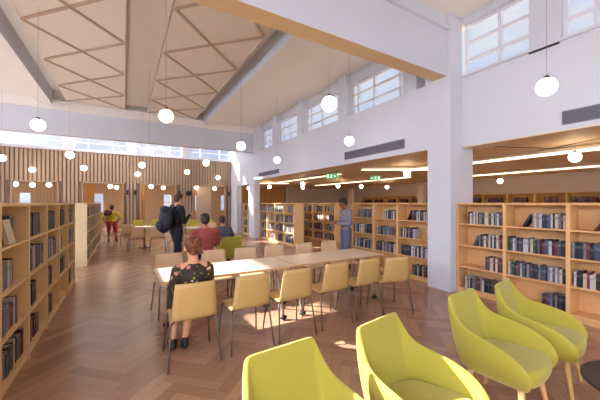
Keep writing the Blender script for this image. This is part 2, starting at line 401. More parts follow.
# ------------------------------------------------------------------ globe pendants
def make_pendant(label, top, r=.1, warm=False):
    t = thing('globe_pendant', label, 'pendant light', (0, 0, 0), 0)
    b = B(); ball(b, (0, 0, 0), r, r, r, 28, 18); obj('globe', b, M['globew' if warm else 'globe'], t)
    b = B(); lathe(b, [(.012, r+.03), (.02, r+.028), (.042, r*.93), (.045, r*.86), (.01, r*.85)], 20); obj('cap', b, M['brass'], t)
    b = B(); tube(b, (0, 0, r+.02), .0025, (0, 0, top-.01), .0025, 6, 1); obj('cord', b, M['cordm'], t)
    b = B(); lathe(b, [(.02, top-.012), (.024, top-.006), (.024, top)], 14); obj('ceiling_rose', b, M['beige'], t)
    return t
hall = [((4.13, 1.46), 'nearest hanging white globe lamp, in front of the right clerestory wall'),
 ((2.35, 3.19), 'white globe lamp on a long cord hanging just behind the near cross beam'),
 ((4.12, 4.88), 'white globe lamp hanging above the long grey wall grille'),
 ((.55, 4.9), 'large white globe lamp under the middle of the lattice ceiling'),
 ((-1.25, 6.57), 'white globe lamp hanging highest at left against the far white beam'),
 ((2.33, 6.59), 'white globe lamp beside the right end of the far white beam'),
 ((4.04, 8.17), 'white globe lamp right of the small distant wall grille'),
 ((.55, 8.27), 'white globe lamp in front of the strip window at centre'),
 ((2.33, 9.98), 'globe lamp against the timber slats, right of centre, at the window sill'),
 ((2.31, 13.29), 'small globe lamp low on the timber slats above the man with the backpack'),
 ((-1.28, 10.23), 'globe lamp in front of the pier between the left strip windows'),
 ((-1.3, 13.76), 'globe lamp low on the slats right of the left window pier'),
 ((.54, 11.64), 'globe lamp on the slats below the middle strip window, the higher of two'),
 ((-3.08, 11.93), 'globe lamp at the left edge of the picture before the slats')]
P0 = make_pendant(hall[0][1], ZC-2.87); P0['group'] = 'globe pendants of the hall'; P0.location = (*hall[0][0], 2.87)
for (x, y), lb in hall[1:]:
    dup(P0, (x, y, 2.87), 0, lb)
P1 = make_pendant('small globe lamp hanging low between two larger globes on the timber slats', ZC-2.82); P1['group'] = P0['group']
P1.location = (.52, 14.9, 2.82)
dup(P1, (4.07, 14.9, 2.82), 0, 'small globe lamp near the right end of the timber slat wall')
dup(P1, (-3.0, 14.9, 2.82), 0, 'small globe lamp low on the slats above the left low bookcase')
side = [((6.74, 1.98), 'warm globe lamp in the side room, nearest, at the right edge of the picture'),
 ((11.75, 5.53), 'small warm globe lamp deep in the side room just right of the column'),
 ((6.71, 5.51), 'warm globe lamp in the side room just left of the column'),
 ((11.3, 10.5), 'small warm globe lamp right of the standing man, under the second exit sign'),
 ((9.88, 10.82), 'small warm globe lamp directly right of the standing man\'s head'),
 ((8.66, 11.06), 'small warm globe lamp directly left of the standing man\'s head'),
 ((6.5, 10.7), 'warm globe lamp hanging above the gap between the two shelf rows'),
 ((6.2, 13.4), 'lower warm globe lamp seen above the shelf row end panel'),
 ((7.9, 13.0), 'small warm globe lamp by the cream post in the side room')]
S0 = make_pendant(side[0][1], 2.62-2.35, .088, True); S0['group'] = 'globe pendants of the side room'; S0.location = (*side[0][0], 2.35)
for (x, y), lb in side[1:]: dup(S0, (x, y, 2.35), 0, lb)
back = [((-4.2, 18.0), 'leftmost warm globe lamp seen through the left opening of the slat wall'), ((-3.7, 18.4), 'second warm globe lamp seen through the left opening'),
 ((-3.0, 17.8), 'third warm globe lamp seen through the left opening'), ((-.6, 18.0), 'warm globe lamp seen through the second opening, above the child in yellow'), ((-.35, 19.0), 'lower warm globe lamp seen through the second opening'),
 ((1.2, 17.0), 'left warm globe lamp seen through the third opening'), ((1.9, 18.2), 'warm globe lamp seen through the third opening left of the backpack'),
 ((3.4, 16.8), 'warm globe lamp seen through the fourth opening'), ((4.6, 17.6), 'right warm globe lamp seen through the fourth opening'), ((6.2, 16.2), 'warm globe lamp seen through the doorway before the white pier')]
Q0 = make_pendant(back[0][1], 2.95-2.4, .1, True); Q0['group'] = 'globe pendants beyond the slat wall'; Q0.location = (*back[0][0], 2.4)
for (x, y), lb in back[1:]: dup(Q0, (x, y, 2.4), 0, lb)

# linear ceiling lights
def strip(p, q, label, w=.10, z=2.585):
    p, q = Vector((*p, 0)), Vector((*q, 0)); d = q-p; L = d.length
    t = thing('linear_light', label, 'ceiling light', (*((p+q)/2).xy, z-.06), math.atan2(d.y, d.x), 'linear lights of the side room')
    b = B(); box(b, -L/2, L/2, -w/2-.01, w/2+.01, .02, .08); obj('housing', b, M['cream'], t)
    b = B(); box(b, -L/2+.01, L/2-.01, -w/2, w/2, 0, .02); obj('diffuser', b, M['strip'], t)
strip((7.4, -2.5), (7.4, 6.2), 'long glowing linear light right of the column, the lower nearer of two', .28)
strip((10.9, -3), (10.9, 7.2), 'long glowing linear light right of the column, the farther thinner one', .28)
strip((6.05, 6.6), (8.3, 5.2), 'glowing linear light slanting down to the globe left of the column', .2)
strip((6.36, 8.0), (6.36, 13.0), 'glowing linear light above the standing man, running to the exit sign', .12)
strip((9.4, 7.6), (9.4, 14.0), 'long thin glowing linear light above the small side-room globes', .2)
strip((5.6, 14.0), (7.2, 13.2), 'short glowing linear light near the far end of the side room', .2)
for i, (x, y) in enumerate([(-4.5, 17.6), (-2, 17.6), (.6, 16.6), (3.2, 18.2), (5.6, 16.8), (-4.5, 20.4), (-2, 20.4), (.6, 20), (3.2, 20), (6.2, 20)]):  # unseen glowing panels added to brighten the room beyond the openings
    t = thing('fill_panel', 'added fill light panel, unseen above the openings in the slat wall', 'ceiling light', (x, y, 2.9), 0, 'added fill panels beyond the slat wall')
    b = B(); box(b, -.62, .62, -.32, .32, .012, .05); obj('frame', b, M['cream'], t)
    b = B(); box(b, -.6, .6, -.3, .3, 0, .012); obj('diffuser', b, M['strip'], t)
# cable between the lights
def cable(pts, label):
    b = B(); path(b, pts, .006, 6); o = obj('light_cable', b, M['dark']); tag(o, label, 'cable'); return o
cable([(5.9, 2.9, 2.60), (6.4, 2.2, 2.50), (6.6, 1.6, 2.60), (6.9, .9, 2.50), (7.0, .3, 2.60)], 'thin dark cable sagging below the timber ceiling right of the column')
cable([(5.8, 9.5, 2.60), (5.9, 8.6, 2.52), (6.0, 7.6, 2.6)], 'thin dark cable sagging below the timber ceiling near the exit signs')

def exit_sign(px, z, x, y, label, flip):
    t = thing('exit_sign', label, 'exit sign', (x, y, 2.36), -.53, 'green exit signs')
    b = B(); box(b, -.19, .19, -.012, .012, 0, .17); obj('panel', b, M['exit'], t, bevel=.004)
    b = B()
    ball(b, (0, -.014, .135), .014, .004, .014, 10, 8)
    tube(b, (0, -.014, .12), .012, (-.012*flip, -.014, .08), .012, 6, 1)
    for q in ((.03, .05), (-.035, .045)): tube(b, (-.012*flip, -.014, .08), .008, (q[0], -.014, q[1]-.02), .007, 6, 1)
    for q in ((.035, .095), (-.035, .085)): tube(b, (0, -.014, .115), .006, (q[0], -.014, q[1]), .006, 6, 1)
    s = flip
    box(b, min(s*.07, s*.13), max(s*.07, s*.13), -.015, -.012, .078, .09)
    tube(b, (s*.14, -.014, .084), .008, (s*.11, -.014, .11), .006, 6, 1); tube(b, (s*.14, -.014, .084), .008, (s*.11, -.014, .058), .006, 6, 1)
    box(b, -s*.12-.03, -s*.12+.03, -.015, -.012, .03, .14)
    obj('running_figure_symbol', b, M['exitw'], t)
    b = B(); box(b, -.15, -.145, -.003, .003, .17, .26); box(b, .145, .15, -.003, .003, .17, .26); obj('hanger', b, M['brass'], t)
exit_sign(331, 0, 5.95, 7.95, 'bright green exit sign hanging at left above the standing man', 1)
exit_sign(374, 0, 7.75, 7.75, 'darker green exit sign hanging right of the standing man', -1)

# ------------------------------------------------------------------ bookcases
def bookcase(loc, rz, wd, label, group, h=H-.006, n=4, depth=.31, m='shelf', cat='bookcase', plinth=.07):
    """local x along the width, front face at y=0, facing -y"""
    t = thing('bookcase', label, cat, loc, rz, group); th = .022
    for x in (0, wd-th):
        b = B(); box(b, x, x+th, 0, depth, 0, h); obj('side_panel', b, M[m], t)
    b = B(); box(b, th, wd-th, depth-.012, depth, plinth, h-.02); obj('back_panel', b, M[m], t)
    b = B(); box(b, 0, wd, -.002, depth, h-.004, h+.004); box(b, th, wd-th, .002, depth-.012, h-.022, h-.004); obj('top_panel', b, M[m], t)
    b = B(); box(b, th, wd-th, .02, .04, 0, plinth-.002); obj('plinth', b, M[m], t)
    pitch = (h-plinth)/n; zz = []
    for k in range(n):
        z = plinth+k*pitch; zz.append(z+.02)
        b = B(); box(b, th, wd-th, .003, depth-.012, z, z+.02); obj('shelf', b, M[m], t)
    return t, zz[::-1]           # shelf surfaces from the top row down
COL = {'navy': (40, 42, 56), 'black': (32, 28, 34), 'grey': (124, 118, 124), 'white': (196, 190, 190), 'maroon': (112, 36, 40), 'slate': (76, 76, 86),
       'cream': (206, 188, 160), 'blue': (62, 76, 108), 'brown': (104, 62, 42), 'green': (54, 76, 62), 'lilac': (138, 132, 150)}
BM = {k: mat('cover_'+k, v, .5) for k, v in COL.items()}
for k, v in COL.items(): BM['b'+k] = mat('spine_band_'+k, tuple(int(c*.75+ (220 if sum(v) < 330 else 60)*.25) for c in v), .5)
KEYS = ['navy', 'black', 'grey', 'white', 'maroon', 'slate', 'cream', 'blue', 'brown', 'green', 'lilac']
WT = [13, 20, 14, 12, 6, 12, 9, 4, 5, 5, 5]
NB = [0]; stuffB = {}
ORD = ['leftmost', 'second', 'third', 'fourth', 'fifth', 'sixth', 'seventh', 'eighth', 'ninth', 'tenth', 'eleventh', 'twelfth', 'thirteenth', 'fourteenth', 'fifteenth', 'sixteenth', 'seventeenth', 'eighteenth', 'nineteenth', 'twentieth']
def book_geo(b, t, h, d, o=(0, 0, 0), rot=0, mi=(0, 1, 2)):
    """spine at y=0 facing -y; cover boards, page block, a band on the spine"""
    vs = []
    vs += box(b, 0, .003, 0, d, 0, h, mi[0]); vs += box(b, t-.003, t, 0, d, 0, h, mi[0]); vs += box(b, .003, t-.003, 0, .003, 0, h, mi[0])
    vs += box(b, .003, t-.003, .003, d-.004, .004, h-.004, mi[1])
    vs += box(b, .002, t-.002, -.0008, .0, h*.62, h*.80, mi[2])
    m = Matrix.Translation(Vector(o)) @ Matrix.Rotation(rot, 4, 'Y')
    for v in vs: v.co = m @ v.co
def row(bc, z, x0, x1, where, group, hmax=.215, single=True, lean=0, keys=None, tmin=.020, tmax=.036, side='left', off=.03, seed=None):
    """stand books from x0 to x1 on bookcase bc at height z"""
    rr = random.Random(seed if seed is not None else R.random())
    x = x0; k = 0; Mx = Matrix.Translation(bc.location) @ Matrix.Rotation(bc.rotation_euler.z, 4, 'Z')
    while x < x1-.015:
        t = min(rr.uniform(tmin, tmax), x1-x); h = hmax*rr.uniform(.82, 1); d = rr.uniform(.15, .19)
        kk = rr.choices(keys or KEYS, None if keys else WT)[0]; rot = 0
        if k == 0 and lean: rot = lean
        px = x
        if rot > 0: x += h*math.sin(rot)          # leans right onto the next
        y = off+rr.uniform(0, .015)
        zoff = .001+ (t*math.sin(rot) if rot > 0 else 0)
        if single and NB[0] < 300 and t > .012:
            b = B(); book_geo(b, t, h, d)
            o = obj('book', b, [BM[kk], M['page'], BM['b'+kk]])
            o.matrix_world = Mx @ Matrix.Translation((px, y, z+zoff)) @ Matrix.Rotation(rot, 4, 'Y')
            o.rotation_euler = o.rotation_euler
            tag(o, '%s %s book%s from %s, %s' % (ORD[min(k, 19)], kk, ' leaning,' if rot else '', side, where), 'book', group)
            NB[0] += 1
        else:
            bm = stuffB.setdefault('bm', B())
            ci = KEYS.index(kk)
            n0 = len(bm.verts)
            book_geo(bm, t, h, d, mi=(ci, len(KEYS), ci+len(KEYS)+1)); bm.verts.ensure_lookup_table()
            mm = Mx @ Matrix.Translation((px, y, z+zoff)) @ Matrix.Rotation(rot, 4, 'Y')
            for v in bm.verts[n0:]: v.co = mm @ v.co
        x += t*math.cos(rot)+rr.uniform(.0005, .002); k += 1

# right of the column: local x runs toward the camera (-Y)
XS = 5.03; GR = 'bookcases along the right side'
def right_case(y1, wd, label, **kw):
    return bookcase((XS, y1, 0), -PI/2, wd, label, GR, m='shelf3', **kw)
def rows_px(bc, zz, y1, wd, spec, where, group, X=XS, **kw):
    names = ['top shelf', 'second shelf', 'third shelf', 'bottom shelf']
    for i, s in enumerate(spec):
        if not s: continue
        a, c = s[0], s[1]; ln = s[2] if len(s) > 2 else 0
        xa = max(.024, y1-onX(a, X)); xb = min(wd-.024, y1-onX(c, X))
        if xb > xa: row(bc, zz[i], xa, xb, names[i]+' '+where, group, lean=ln, **kw)
G1 = 'books right of the column'
C1, z1 = right_case(3.07, .76, 'birch bookcase immediately right of the white column')
rows_px(C1, z1, 3.07, .76, [(467, 502), (472, 502, .35), (484, 502), (464, 502)], 'immediately right of white column', G1)
C2, z2 = right_case(2.31, .76, 'birch bookcase right of the column, behind the two right armchairs')
rows_px(C2, z2, 2.31, .76, [(521, 566, .5), (507, 566), (507, 566), (541, 566)], 'behind the two right armchairs', G1)
C3, z3 = right_case(1.55, .76, 'birch bookcase at the right edge of the picture')
rows_px(C3, z3, 1.55, .76, [(592, 640, .6), (571, 640), (573, 640), None], 'at right edge of picture', G1)
C4, z4 = right_case(.79, .76, 'birch bookcase past the right edge, nearest the camera')
# left of the column
G2 = 'books left of the column'
D1, d1 = right_case(4.39, .78, 'birch bookcase immediately left of the white column')
rows_px(D1, d1, 4.39, .78, [(406, 428, .4), (399, 414), (400, 428), (411, 428)], 'immediately left of white column', G2)
D2, d2 = right_case(5.10, .708, 'birch bookcase second to the left of the column')
rows_px(D2, d2, 5.10, .708, [(380, 396, .3), (375, 387), (375, 396), (384, 391)], 'second bookcase left of column', G2)
D3, d3 = right_case(5.85, .748, 'birch bookcase directly behind the standing man in grey')
rows_px(D3, d3, 5.85, .748, [(356, 371, .3), (352, 371), (352, 371), (354, 362)], 'bookcase behind standing man in grey', G2)

# near left bookcases: face +X, local x runs away from the camera (+Y)
G3 = 'books in the left bookcases'; GL = 'bookcases along the left side'
XA = -.81
A = []
lab = ['birch bookcase cut by the left edge of the picture', 'birch bookcase at left with the pale leaning book', 'second birch bookcase from the left edge', 'third birch bookcase from the left edge', 'fourth birch bookcase from the left edge', 'fifth birch bookcase at left, last before the pale end panel']
for i in range(6):
    A.append(bookcase((XA, 2.32+.8*i, 0), PI/2, .799, lab[i], GL))
AS = [None, [(2, 27.5), (2, 15), (2, 18), (2, 25)], [(30, 41), (31, 46), (30, 38), (31, 39)], [(49, 56), (48.5, 57), (48.5, 53), (48.5, 53.5)],
      [(60, 65), (60, 62.5), (60, 65), None], [(68.6, 72.4), (68.6, 72.5), (69, 71), (69, 72)]]
wl = ['', 'in case with pale leaning book', 'in second case from left edge', 'in third case from left edge', 'in fourth case from left edge', 'in last case before pale panel']
for i in range(1, 6):
    bc, zz = A[i]
    for k, s in enumerate(AS[i]):
        if not s: continue
        xa = max(.03, onX(s[0], XA-.03)-(2.32+.8*i)); xb = min(.775, onX(s[1], XA-.03)-(2.32+.8*i))
        if i == 1 and k == 0: xa += .16
        row(bc, zz[k], xa, xb, ['top shelf ', 'second shelf ', 'third shelf ', 'bottom shelf '][k]+wl[i], G3, off=(.10 if i == 1 and k == 0 else .03), hmax=.25, tmin=.025, tmax=.05,
            keys=(['black', 'navy', 'slate', 'black', 'grey'] if k == 0 else ['grey', 'lilac', 'white', 'maroon', 'navy', 'slate', 'cream', 'black', 'brown']))
bc, zz = A[1]
b = B(); book_geo(b, .03, .21, .17, mi=(0, 1, 2)); o = obj('book', b, [BM['cream'], M['page'], BM['cream']])
o.matrix_world = Matrix.Translation((XA-.034, 3.34, zz[0]+.002)) @ Matrix.Rotation(-.22, 4, 'Y')
tag(o, 'pale book facing out and leaning at left end of top shelf, left edge', 'book', G3)
# far left run
GB = 'books in the far left bookcases'
lb = ['pale bookcase whose blank end faces the camera at left', 'second bookcase of the distant left run', 'third bookcase of the distant left run', 'fourth bookcase of the distant left run', 'fifth bookcase of the distant left run', 'last bookcase of the distant left run, beside the child in yellow']
XBk = -.78
for i in range(6):
    bc, zz = bookcase((XBk, 8.95+.85*i, 0), PI/2, .849, lb[i], GL, m='shelf2', depth=.32)
    for k in range(4):
        row(bc, zz[k], .05, .60+.2*R.random(), '', GB, single=False, hmax=.25, keys=['navy', 'slate', 'black', 'grey', 'lilac'])
# row F: past the far pier
GF = 'bookcases of the far right row'
lf = ['first bookcase of the far right row, beside its blank end panel', 'second bookcase of the far right row', 'third bookcase of the far right row', 'fourth bookcase of far row, just right of the white pier', 'fifth bookcase of far row, behind the white pier', 'sixth bookcase of far row, just left of the white pier', 'seventh bookcase of the far right row', 'last bookcase of the far right row, by the slat wall']
for i in range(8):
    wdt = .76
    y1 = 9.12+wdt*(i+1)
    bc, zz = bookcase((5.16, y1, 0), -PI/2, wdt-.002, lf[i], GF, m='shelf', depth=.42)
    for k in range(4):
        a = R.choice([.04, .04, .25]); row(bc, zz[k], a, R.uniform(.62, .72), ('top shelf ', 'second shelf ', 'third shelf ', 'bottom shelf ')[k]+'of '+lf[i], 'books in the far right row', single=(i == 0), hmax=.25)
le = ['bookcase at right end of short row seen past the end panel', 'middle bookcase of the short row left of the standing man', 'left bookcase of the short row seen past the end panel']
for i in range(3):
    y1 = 9.1+.78*(i+1)
    bc, zz = bookcase((6.95, y1, 0), -PI/2, .778, le[i], 'short bookcase row left of the standing man')
    for k in range(4): row(bc, zz[k], .08, .68, '', '', single=False, hmax=.24, lean=(.3 if k == 1 else 0))
# tall shelving on the far wall of the side room
for i in range(13):
    y1 = 2.2+.92*(i+1)
    bc, zz = bookcase((13.0, y1, 0), -PI/2, .918, 'tall oak bookcase on the side room wall, %s from the right edge' % ORD[i].replace('leftmost', 'first'), 'tall bookcases of the side room', h=1.92, n=5, depth=.38, m='tallshelf')
    for k in range(2): row(bc, zz[k], .12+R.random()*.2, .62+R.random()*.2, '', '', single=False, hmax=.2, keys=['black', 'navy', 'brown', 'maroon', 'slate'])
if 'bm' in stuffB:
    o = obj('book_mass', stuffB['bm'], [BM[k] for k in KEYS]+[M['page']]+[BM['b'+k] for k in KEYS])
    o['kind'] = 'stuff'; tag(o, 'small distant dark and grey books filling the far bookcases', 'books')

# ------------------------------------------------------------------ plywood chairs
def make_chair(label, m='ply', lm='metal', arm=False):
    """faces +y, back of the shell at y=-.24"""
    t = thing('plywood_chair', label, 'chair')
    def sheet(prof, ws, th=.011):
        b = B(); n = len(prof); nx = 9; top = []; bot = []
        for i, (y, z) in enumerate(prof):
            a = prof[max(0, i-1)]; c = prof[min(n-1, i+1)]; d = Vector((c[0]-a[0], c[1]-a[1])).normalized(); nrm = (-d.y*th/2, d.x*th/2)
            r1, r2 = [], []
            for k in range(nx):
                u = k/(nx-1)*2-1; curve = .018*u*u
                r1.append(b.verts.new((u*ws[i]/2, y+nrm[0]+(curve if i > n//2 or ws is wb else 0), z+nrm[1])))
                r2.append(b.verts.new((u*ws[i]/2, y-nrm[0]+(curve if i > n//2 or ws is wb else 0), z-nrm[1])))
            top.append(r1); bot.append(r2)
        for i in range(n-1):
            for k in range(nx-1):
                b.faces.new((top[i][k], top[i][k+1], top[i+1][k+1], top[i+1][k])); b.faces.new((bot[i][k], bot[i+1][k], bot[i+1][k+1], bot[i][k+1]))
            b.faces.new((top[i][0], top[i+1][0], bot[i+1][0], bot[i][0])); b.faces.new((top[i][-1], bot[i][-1], bot[i+1][-1], top[i+1][-1]))
        for k in range(nx-1):
            b.faces.new((top[0][k], bot[0][k], bot[0][k+1], top[0][k+1])); b.faces.new((top[-1][k], top[-1][k+1], bot[-1][k+1], bot[-1][k]))
        for f in b.faces: f.smooth = True
        return b
    wb = [.42, .42, .415, .41, .40, .385, .37, .358]
    back = [(-.168, .438), (-.192, .450), (-.205, .48), (-.212, .53), (-.222, .60), (-.233, .68), (-.241, .75), (-.246, .80)]
    seat = [(.235, .418), (.225, .432), (.19, .443), (.10, .441), (0, .437), (-.10, .436), (-.15, .436), (-.168, .438)]
    wsn = [.36, .38, .40, .41, .415, .42, .425, .425]
    ob = obj('backrest', sheet(back, wb), M[m], t); wbk = wb; wb = None
    wb = wsn if 0 else wb
    obj('seat', sheet(seat, wsn), M[m], t)
    for sx in (-1, 1):
        b = B(); path(b, [(sx*.175, .14, .424), (sx*.205, .175, .407), (sx*.235, .235, .008)], .0095); obj('leg', b, M[lm], t)
        b = B(); path(b, [(sx*.175, -.14, .424), (sx*.21, -.17, .407), (sx*.24, -.245, .008)], .0095); obj('leg', b, M[lm], t)
    b = B()
    for sx in (-1, 1): path(b, [(sx*.175, .14, .424), (sx*.175, -.14, .424)], .0095)
    path(b, [(-.175, 0, .422), (.175, 0, .422)], .0095); obj('seat_frame', b, M[lm], t)
    return t
front = [((.585, 3.14, 0), -.01, 'plywood chair the woman in the floral dress sits on'), ((1.16, 3.15, 0), .02, 'empty plywood chair right of the seated woman, near side of table'),
 ((1.71, 3.14, 0), -.02, 'third plywood chair from left on the near side of the table'), ((2.30, 3.18, 0), .0, 'fourth plywood chair from left on the near side of the table'),
 ((2.86, 3.18, 0), -.02, 'fifth plywood chair from left on the near side of the table'), ((3.33, 3.06, 0), -.28, 'rightmost plywood chair on the near side, in front of the bookcase')]
ch0 = make_chair(front[0][2]); ch0['group'] = 'plywood chairs on the near side of the long table'
ch0.location = front[0][0]; ch0.rotation_euler.z = front[0][1]
for l, r, s in front[1:]: dup(ch0, l, r, s)
chb = make_chair('plywood chair at left end of the far side, left of the woman', 'plyw')
chb['group'] = 'plywood chairs on the far side of the long table'; chb.location = (.60, 4.55, 0); chb.rotation_euler.z = PI+.1
for l, r, s in [((1.23, 4.55, 0), PI, 'far-side plywood chair right behind the seated woman\'s head'), ((1.74, 4.52, 0), PI-.05, 'far-side plywood chair in front of the lime armchair'),
 ((2.29, 4.52, 0), PI, 'far-side plywood chair behind the sunlit end of the table'), ((2.92, 4.52, 0), PI+.04, 'far-side plywood chair behind the seam between the tables'), ((3.48, 4.5, 0), PI, 'rightmost far-side plywood chair, left of the standing man')]:
    dup(chb, l, r, s)
# far groups
far = [((.35, 10.9, 0), .1, 'distant pale chair, leftmost at the far tables'), ((.95, 10.7, 0), -.1, 'distant pale chair left of the standing man\'s backpack'), ((1.35, 9.6, 0), 0, 'distant pale chair directly behind the man with the backpack'),
 ((2.3, 10.9, 0), .1, 'distant pale chair between the man with backpack and the man in red'), ((.0, 12.3, 0), .5, 'distant pale chair beside the slatted pier'), ((2.9, 11.6, 0), -.2, 'distant pale chair behind the man in dark red')]
for l, r, s in far:
    q = dup(chb, l, r, s); q['group'] = 'distant pale chairs'
t = thing('stool', 'low pale stool under the man in dark red', 'stool', (1.34, 5.86, 0))
b = B(); lathe(b, [(.17, .425), (.18, .43), (.18, .45), (.17, .455)], 28); obj('seat', b, M['plyw'], t)
for k in range(4):
    a_ = PI/4+k*PI/2; b = B(); tube(b, (.11*math.cos(a_), .11*math.sin(a_), .425), .012, (.17*math.cos(a_), .17*math.sin(a_), .01), .01, 10, 1); obj('leg', b, M['metal'], t)

# ------------------------------------------------------------------ long flip-top tables
def make_table(label, L=1.64, W=.72):
    t = thing('meeting_table', label, 'table')
    b = B(); box(b, -L/2, L/2, -W/2, W/2, .705, .725, 0); o = obj('tabletop', b, M['tabletop'], t, bevel=.003)
    b = B(); e = .004
    for (x0, x1, y0, y1) in ((-L/2-e, L/2+e, -W/2-e, -W/2), (-L/2-e, L/2+e, W/2, W/2+e), (-L/2-e, -L/2, -W/2, W/2), (L/2, L/2+e, -W/2, W/2)): box(b, x0, x1, y0, y1, .700, .724)
    obj('edging', b, M['edge'], o)
    b = B(); box(b, -L/2+.12, L/2-.12, -.03, .03, .655, .695); obj('crossbar', b, M['metalw'], t)
    for sx in (-1, 1):
        x = sx*(L/2-.14)
        for sy in (-1, 1):
            b = B(); path(b, [(x, 0, .69), (x, sy*.05, .65), (x, sy*.255, .085)], .021, 10); g = obj('leg', b, M['metalw'], t)
            b = B(); tube(b, (x-.016, sy*.275, .034), .033, (x+.016, sy*.275, .034), .033, 14, 1); box(b, x-.008, x+.008, sy*.265-.012, sy*.265+.012, .03, .09); obj('castor', b, M['dark'], g)
    return t
T1 = make_table('pale long table at left, where the woman sits'); T1.location = (1.14, 3.76, 0); T1['group'] = 'long tables pushed end to end'
dup(T1, (2.80, 3.77, 0), 0, 'pale long table at right, in front of the bookcases')

def round_table(x, y, label):
    t = thing('cafe_table', label, 'table', (x, y, 0), 0, 'distant small round tables')
    b = B(); lathe(b, [(.28, .715), (.30, .72), (.30, .74), (.295, .742)], 32); obj('tabletop', b, M['cream'], t)
    b = B(); lathe(b, [(.022, .02), (.022, .715)], 14); obj('pedestal', b, M['dark'], t)
    b = B(); lathe(b, [(.19, 0), (.19, .012), (.03, .03)], 28); obj('base', b, M['dark'], t)
round_table(2.0, 10.35, 'distant round white table right of the man with the backpack')
round_table(.62, 11.6, 'distant round white table at left among the pale chairs')

# ------------------------------------------------------------------ lime armchairs (local: faces -y)
def make_armchair(label, legcol='beech'):
    t = thing('lime_armchair', label, 'armchair')
    half = [((0, .225), (0, .322, .815)), ((.10, .225), (.10, .322, .815)), ((.19, .22), (.195, .320, .815)), ((.212, .21), (.213, .314, .806)), ((.228, .195), (.226, .295, .765)), ((.238, .17), (.240, .255, .70)), ((.248, .13), (.262, .205, .635)), ((.256, .06), (.288, .10, .608)), ((.258, -.03), (.300, -.02, .595)),
            ((.254, -.12), (.300, -.14, .562)), ((.247, -.20), (.290, -.225, .505)), ((.238, -.245), (.266, -.275, .435))]
    secs = [((-a[0], a[1]), (-c[0], c[1], c[2])) for a, c in half[:0:-1]]+half
    b = B(); cols = []; zb = .315; th = .042
    for (bx, by), (tx, ty, tz) in secs:
        n = Vector((tx, ty*.9, 0)); n = n.normalized() if n.length > 1e-5 else Vector((0, 1, 0))
        if abs(tx) < .21 and ty > .2: n = Vector((tx*1.2, .34, 0)).normalized()
        P0_ = Vector((bx, by, zb)); P2 = Vector((tx, ty, tz)); P1 = P0_.lerp(P2, .5)+n*.02
        I2 = P2-n*th; I1 = P1-n*(th+.012); I0 = Vector((bx, by, max(.36, .36)))-n*.05
        cols.append([b.verts.new(p) for p in (P0_-n*.02, P0_+Vector((0, 0, .015)), P1, P2-Vector((0, 0, .018)), P2-n*.012, I2+n*.012, I2-Vector((0, 0, .02)), I1, I0)])
    for a, c in zip(cols, cols[1:]):
        for k in range(len(a)-1): b.faces.new((a[k], c[k], c[k+1], a[k+1]))
        b.faces.new((a[-1], c[-1], c[0], a[0]))
    b.faces.new(cols[0][::-1]); b.faces.new(cols[-1])
    for f in b.faces: f.smooth = True
    obj('shell', b, M['lime'], t, sub=2)
    b = B()
    pl = [(-.225, -.252), (0, -.266), (.225, -.252), (.235, -.1), (.215, .08), (.16, .20), (0, .225), (-.16, .20), (-.215, .08), (-.235, -.1)]
    rings = []
    for s, z in ((.93, .318), (1.0, .34), (1.04, .40), (1.0, .438), (.9, .447)):
        rings.append([b.verts.new((x*s, y*s, z+(-.01 if y > 0 else .004)*(z > .4))) for x, y in pl])
    for a, c in zip(rings, rings[1:]):
        for k in range(len(pl)): b.faces.new((a[k], a[(k+1) % len(pl)], c[(k+1) % len(pl)], c[k]))
    b.faces.new(rings[0][::-1]); b.faces.new(rings[-1])
    for f in b.faces: f.smooth = True
    obj('seat_cushion', b, M['lime'], t, sub=2)
    for sx in (-1, 1):
        for y0, y1 in ((-.165, -.215), (.14, .215)):
            b = B(); tube(b, (sx*.165, y0, .325), .023, (sx*.225, y1, .013), .013, 14, 1); obj('leg', b, M[legcol], t)
    return t
AR = [((.72, 1.06, 0), .06, 'lime armchair nearest the camera, cut by the bottom edge'), ((1.44, 1.07, 0), .16, 'lime armchair second from left with the sunlit seat'),
      ((2.44, 1.13, 0), .08, 'lime armchair third from left, in front of the bookcases'), ((3.13, 1.13, 0), .18, 'rightmost lime armchair beside the dark round table')]
a0 = make_armchair(AR[0][2]); a0.location = AR[0][0]; a0.rotation_euler.z = AR[0][1]; a0['group'] = 'lime armchairs in the foreground'
for l, r, s in AR[1:]: dup(a0, l, r, s)
FA = [((2.03, 6.62, 0), PI, 'lime armchair with the boy in grey sitting in it'), ((.55, 14.3, 0), 0, 'distant lime armchair at far left against the slatted pier'), ((1.25, 14.35, 0), 0, 'distant lime armchair left of the backpack'),
      ((2.6, 13.4, 0), 0, 'distant lime armchair right of the man with the backpack'), ((3.3, 13.6, 0), 0, 'distant lime armchair behind the man in dark red')]
for l, r, s in FA:
    q = dup(a0, l, r, s); q['group'] = 'distant lime armchairs'
t = thing('coffee_table', 'dark round coffee table cut by the right edge beside the armchair', 'table', (2.70, .43, 0))
b = B(); lathe(b, [(.30, .425), (.324, .432), (.324, .446), (.320, .45)], 48); obj('tabletop', b, M['discdark'], t)
for k in range(3):
    an = 1.1+k*2*PI/3; b = B(); tube(b, (.12*math.cos(an), .12*math.sin(an), .42), .02, (.25*math.cos(an), .25*math.sin(an), .013), .012, 12, 1); obj('leg', b, M['beech'], t)

